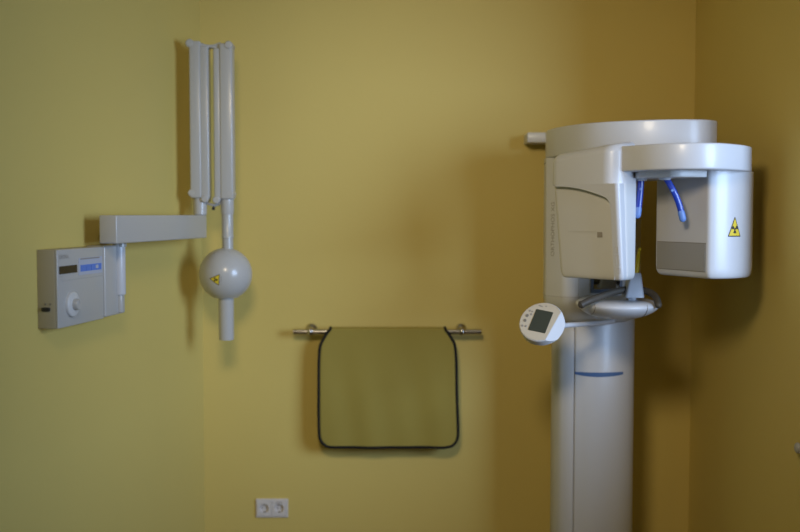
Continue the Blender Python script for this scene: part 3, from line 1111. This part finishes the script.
# ============================================================== towel rail
YR = 4.375
zr = at(387, 331.8, YR).z
xra, xrb = at(293.0, 331, YR).x, at(481.5, 331, YR).x
rail = thing('towel_rail', 'short stainless steel wall rail with round brackets, behind the olive apron', 'rail', ((xra + xrb) / 2, YB, zr))
mb = MB(); mb.tube([(xra, YR, zr), (xra + 0.002, YR, zr), (xrb - 0.002, YR, zr), (xrb, YR, zr)], [0.0100, 0.0118, 0.0118, 0.0100], 20); mb.build('bar', M['steel'], rail)
for px_ in (311.0, 462.8):
    x = at(px_, 328, YR).x
    mb = MB()
    mb.lathe([(0.0, 0.0), (0.024, 0.0005), (0.0245, 0.004), (0.022, 0.010), (0.012, 0.016), (0.0085, 0.022), (0.0085, 0.060), (0.011, 0.066)][1:], (x - 0.003, YB, zr + 0.006), (0, -1, -0.08), 28)
    br = mb.build('bracket', M['steel'], rail)
    mb = MB(); mb.lathe([(0.0125, -0.012), (0.0165, -0.008), (0.0182, 0.0), (0.0165, 0.008), (0.0125, 0.012)], (x - 0.003, YR, zr + 0.002), (1, 0, 0), 28); mb.build('collar', M['steel'], br)


# ============================================================= lead apron
apron = thing('lead_apron', 'olive green lead apron with black binding folded over the steel rail', 'apron', ((at(388, 447, YR).x), YR, at(388, 447, YR).z))
YA = YR - 0.018                  # front drop of the apron
def ax(px): return at(px, 390, YA).x
def az(py): return at(388, py, YA).z
ztop, zbot = zr + 0.0175, az(446.6)
# left / right edge of the front drop by height
LE = smooth_path([(ax(330.6), az(329.5)), (ax(327.5), az(333)), (ax(323.8), az(339)), (ax(320.4), az(346.5)), (ax(319.2), az(362)), (ax(318.9), az(395)), (ax(319.0), az(430)), (ax(320.8), az(440)), (ax(326.5), az(445.6)), (ax(334), zbot)], 6)
RE = smooth_path([(ax(445.0), az(329.5)), (ax(447.8), az(333)), (ax(451.6), az(339)), (ax(454.6), az(345.5)), (ax(456.0), az(362)), (ax(456.6), az(395)), (ax(457.8), az(428)), (ax(456.8), az(439)), (ax(452.0), az(444.8)), (ax(444), zbot)], 6)
NR, NC = len(LE), 40


def fold(x, z):
    """soft hanging waves of the stiff cloth"""
    k = max(0.0, min(1.0, (ztop - z) / 0.35))
    return 0.0042 * k * sin(x * 19 + 0.6) + 0.0030 * k * sin(x * 41 + z * 6) - 0.012 * k


def grid(back):
    rows = []
    for i in range(NR):
        row = []
        for j in range(NC + 1):
            t = j / NC
            x = LE[i].x + (RE[i].x - LE[i].x) * t
            z = LE[i].y + (RE[i].y - LE[i].y) * t
            row.append(Vector((x, YA + fold(x, z), z)))
        rows.append(row)
    return rows


rows = grid(False)
# continue up over the rail and down the back
xs = [rows[0][j].x for j in range(NC + 1)]
over = []
for k in range(9):
    a = pi * k / 8
    over.append([Vector((x, YR - 0.018 * cos(a), zr + 0.018 * sin(a))) for x in xs])
backrows = []
nb = 14
for k in range(1, nb + 1):
    t = k / nb
    row = []
    for j, x in enumerate(xs):
        wide = 1 + 0.18 * min(1, t * 4)
        xm = (xs[0] + xs[-1]) / 2
        row.append(Vector((xm + (x - xm) * wide, YR + 0.018 + 0.012 * sin(t * 2.4), zr - 0.36 * t)))
    backrows.append(row)
sheet = rows[::-1]
first = [v for v in over]
allrows = sheet[:-1] + [[Vector((v.x, YA + 0.0, v.z)) for v in sheet[-1]]] + [r for r in over if r[0].z > sheet[-1][0].z + 0.002] + backrows
b = bmesh.new()
V = [[b.verts.new(p) for p in r] for r in allrows]
for i in range(len(V) - 1):
    for j in range(NC):
        b.faces.new((V[i][j], V[i][j + 1], V[i + 1][j + 1], V[i + 1][j]))
bmesh.ops.recalc_face_normals(b, faces=b.faces[:])
mb = MB(); mb._merge(b)
cl = mb.build('cloth', M['cloth'], apron, 80)
sol = cl.modifiers.new('thickness', 'SOLIDIFY'); sol.thickness = 0.006; sol.offset = 0
# black binding along both sides and the rounded foot, up over the rail
edge = [r[0] for r in rows][::-1]
pathL = [rows[i][0] for i in range(NR)]
pathB = [rows[NR - 1][j] for j in range(1, NC)]
pathR = [rows[i][NC] for i in range(NR - 1, -1, -1)]
upL = [r[0] for r in over if r[0].z > pathL[0].z + 0.002]
upR = [r[-1] for r in over if r[0].z > pathR[-1].z + 0.002]
bL, bR = [r[0] for r in backrows], [r[-1] for r in backrows]
bB = [backrows[-1][j] for j in range(1, NC)]
loop = bL[::-1] + upL[::-1] + pathL + pathB + pathR + upR + bR
mb = MB(); mb.tube(loop, 0.0070, 10); mb.tube([bL[-1]] + bB + [bR[-1]], 0.0070, 10)
bd = mb.build('binding', M['piping'], apron, 80)
bd['label'] = 'black cloth binding along the edge'


# =========================================================== double socket
YS = YB - 0.010
sx0, sx1 = at(255.6, 508, YS).x, at(287.9, 508, YS).x
sz0, sz1 = at(271, 517.7, YS).z, at(271, 499.1, YS).z
scx, scz = (sx0 + sx1) / 2, (sz0 + sz1) / 2
sock = thing('double_wall_socket', 'white double wall socket low on the yellow wall, under the left of the apron', 'socket', (scx, YB, sz0))
SW, SH = (sx1 - sx0), (sz1 - sz0)
mb = MB()
insw = 0.0668
cxs = [scx - 0.0339, scx + 0.0339]
rr = []
for (gx, gz, y_) in ((0, 0, YB), (0, 0, YB - 0.0065), (0.0025, 0.0025, YB - 0.0095), (SW / 2 - 0.0677, SH / 2 - 0.0337, YB - 0.0095), (SW / 2 - 0.0677, SH / 2 - 0.0337, YB - 0.001)):
    rr.append([(x_, y_, z_) for x_, z_ in fillet([(sx0 + gx, sz0 + gz), (sx1 - gx, sz0 + gz), (sx1 - gx, sz1 - gz), (sx0 + gx, sz1 - gz)], 0.004 if gx < 0.003 and gz < 0.003 else 0.0002, 3)])
mb.loft(rr, cap=False)
mb.build('frame', M['socket'], sock)
for n_, xc in enumerate(cxs):
    NA = 48
    yf = YB - 0.0130
    def sq(a, h):
        c_, s_ = cos(a), sin(a)
        k = h / max(abs(c_), abs(s_))
        return c_ * k, s_ * k
    rr = []
    H = insw / 2
    angs = [2 * pi * k / NA + pi / 4 for k in range(NA)]
    rr.append([(xc + sq(a, H)[0], YB - 0.001, scz + sq(a, H)[1]) for a in angs])
    rr.append([(xc + sq(a, H)[0], yf + 0.0012, scz + sq(a, H)[1]) for a in angs])
    rr.append([(xc + sq(a, H - 0.0012)[0], yf, scz + sq(a, H - 0.0012)[1]) for a in angs])
    rr.append([(xc + 0.0205 * cos(a), yf, scz + 0.0205 * sin(a)) for a in angs])
    rr.append([(xc + 0.0195 * cos(a), yf + 0.001, scz + 0.0195 * sin(a)) for a in angs])
    rr.append([(xc + 0.0190 * cos(a), YB - 0.0010, scz + 0.0190 * sin(a)) for a in angs])
    mb = MB(); mb.loft(rr, cap=False)
    b = bmesh.new(); b.faces.new([b.verts.new(Vector(p)) for p in rr[-1]]); mb._merge(b)
    bmesh.ops.remove_doubles(mb.bm, verts=mb.bm.verts[:], dist=1e-5)
    bmesh.ops.recalc_face_normals(mb.bm, faces=mb.bm.faces[:])
    insert = mb.build('socket_insert', M['socket'], sock, 30)
    for sx_ in (-1, 1):
        mb = MB(); mb.lathe([(0.0028, -0.001), (0.0028, 0.0006)], (xc + sx_ * 0.0095, YB - 0.0010, scz), (0, -1, 0), 12); mb.build('pin_hole', M['hole'], insert)
    for sz_ in (-1, 1):
        mb = MB(); mb.box((xc, YB - 0.0065, scz + sz_ * 0.0178), (0.008, 0.010, 0.004), 0.0008); mb.build('earth_clip', M['seam'], insert)
    if n_ == 1:
        lettering('230 V', 0.0115, flat_place((xc, yf, scz + 0.0265), (1, 0, 0), (0, 0, 1), (0, -1, 0)), 0.0004).build('lettering', M['black'], insert)

# ============================================================== small knob
kd = 3.192
kz = at(799, 448, kd).z
knob = thing('wall_knob', 'small round grey knob on the right wall at the picture edge', 'knob', (XR, kd, kz))
mb = MB(); mb.lathe([(0.021, 0.0), (0.021, 0.003), (0.018, 0.006)], (XR, kd, kz), (-1, 0, 0), 28); mb.build('rosette', M['knob'], knob)
mb = MB(); mb.lathe([(0.008, 0.005), (0.008, 0.009), (0.0155, 0.012), (0.0185, 0.017), (0.0165, 0.023), (0.010, 0.027), (0, 0.028)], (XR, kd, kz), (-1, 0, 0), 28); mb.build('grip', M['knob'], knob)


# =================================================================== light
def area(name, loc, rot, sx, sy, power, col):
    l = bpy.data.lights.new(name, 'AREA')
    l.shape = 'RECTANGLE'
    l.size, l.size_y = sx, sy
    l.energy = power
    l.color = col
    o = bpy.data.objects.new(name, l)
    COL.objects.link(o)
    o.location = loc
    o.rotation_euler = rot
    return o


# daylight from outside, entering slantwise through the window
DAY = (0.48, 0.675, 1.0)
dl = area('daylight', (3.0, 0.75, 2.0), (0, 0, 0), 1.7, 1.7, 190.0, DAY)
dl.rotation_euler = (Vector((0.2, 3.8, 1.4)) - dl.location).to_track_quat('-Z', 'Y').to_euler()
# warm ceiling spot turned towards the rear wall
pl_ = bpy.data.lights.new('ceiling_spot', 'SPOT')
pl_.energy = 135.0
pl_.color = (1.0, 0.83, 0.57)
pl_.shadow_soft_size = 0.26
pl_.spot_size = radians(80)
pl_.spot_blend = 1.0
po = bpy.data.objects.new('ceiling_spot', pl_)
COL.objects.link(po)
po.location = (-0.25, 1.1, 2.6)
po.rotation_euler = (Vector((0.55, YB, 1.20)) - po.location).to_track_quat('-Z', 'Y').to_euler()

w_ = bpy.data.worlds.new('world')
S.world = w_
w_.use_nodes = True
bg = w_.node_tree.nodes['Background']
bg.inputs[0].default_value = (0.60, 0.75, 1.0, 1)
bg.inputs[1].default_value = 0.3

S.view_settings.view_transform = 'Standard'
S.view_settings.look = 'None'
S.view_settings.exposure = 0.12
S.view_settings.gamma = 1.0
S.view_settings.use_curve_mapping = False
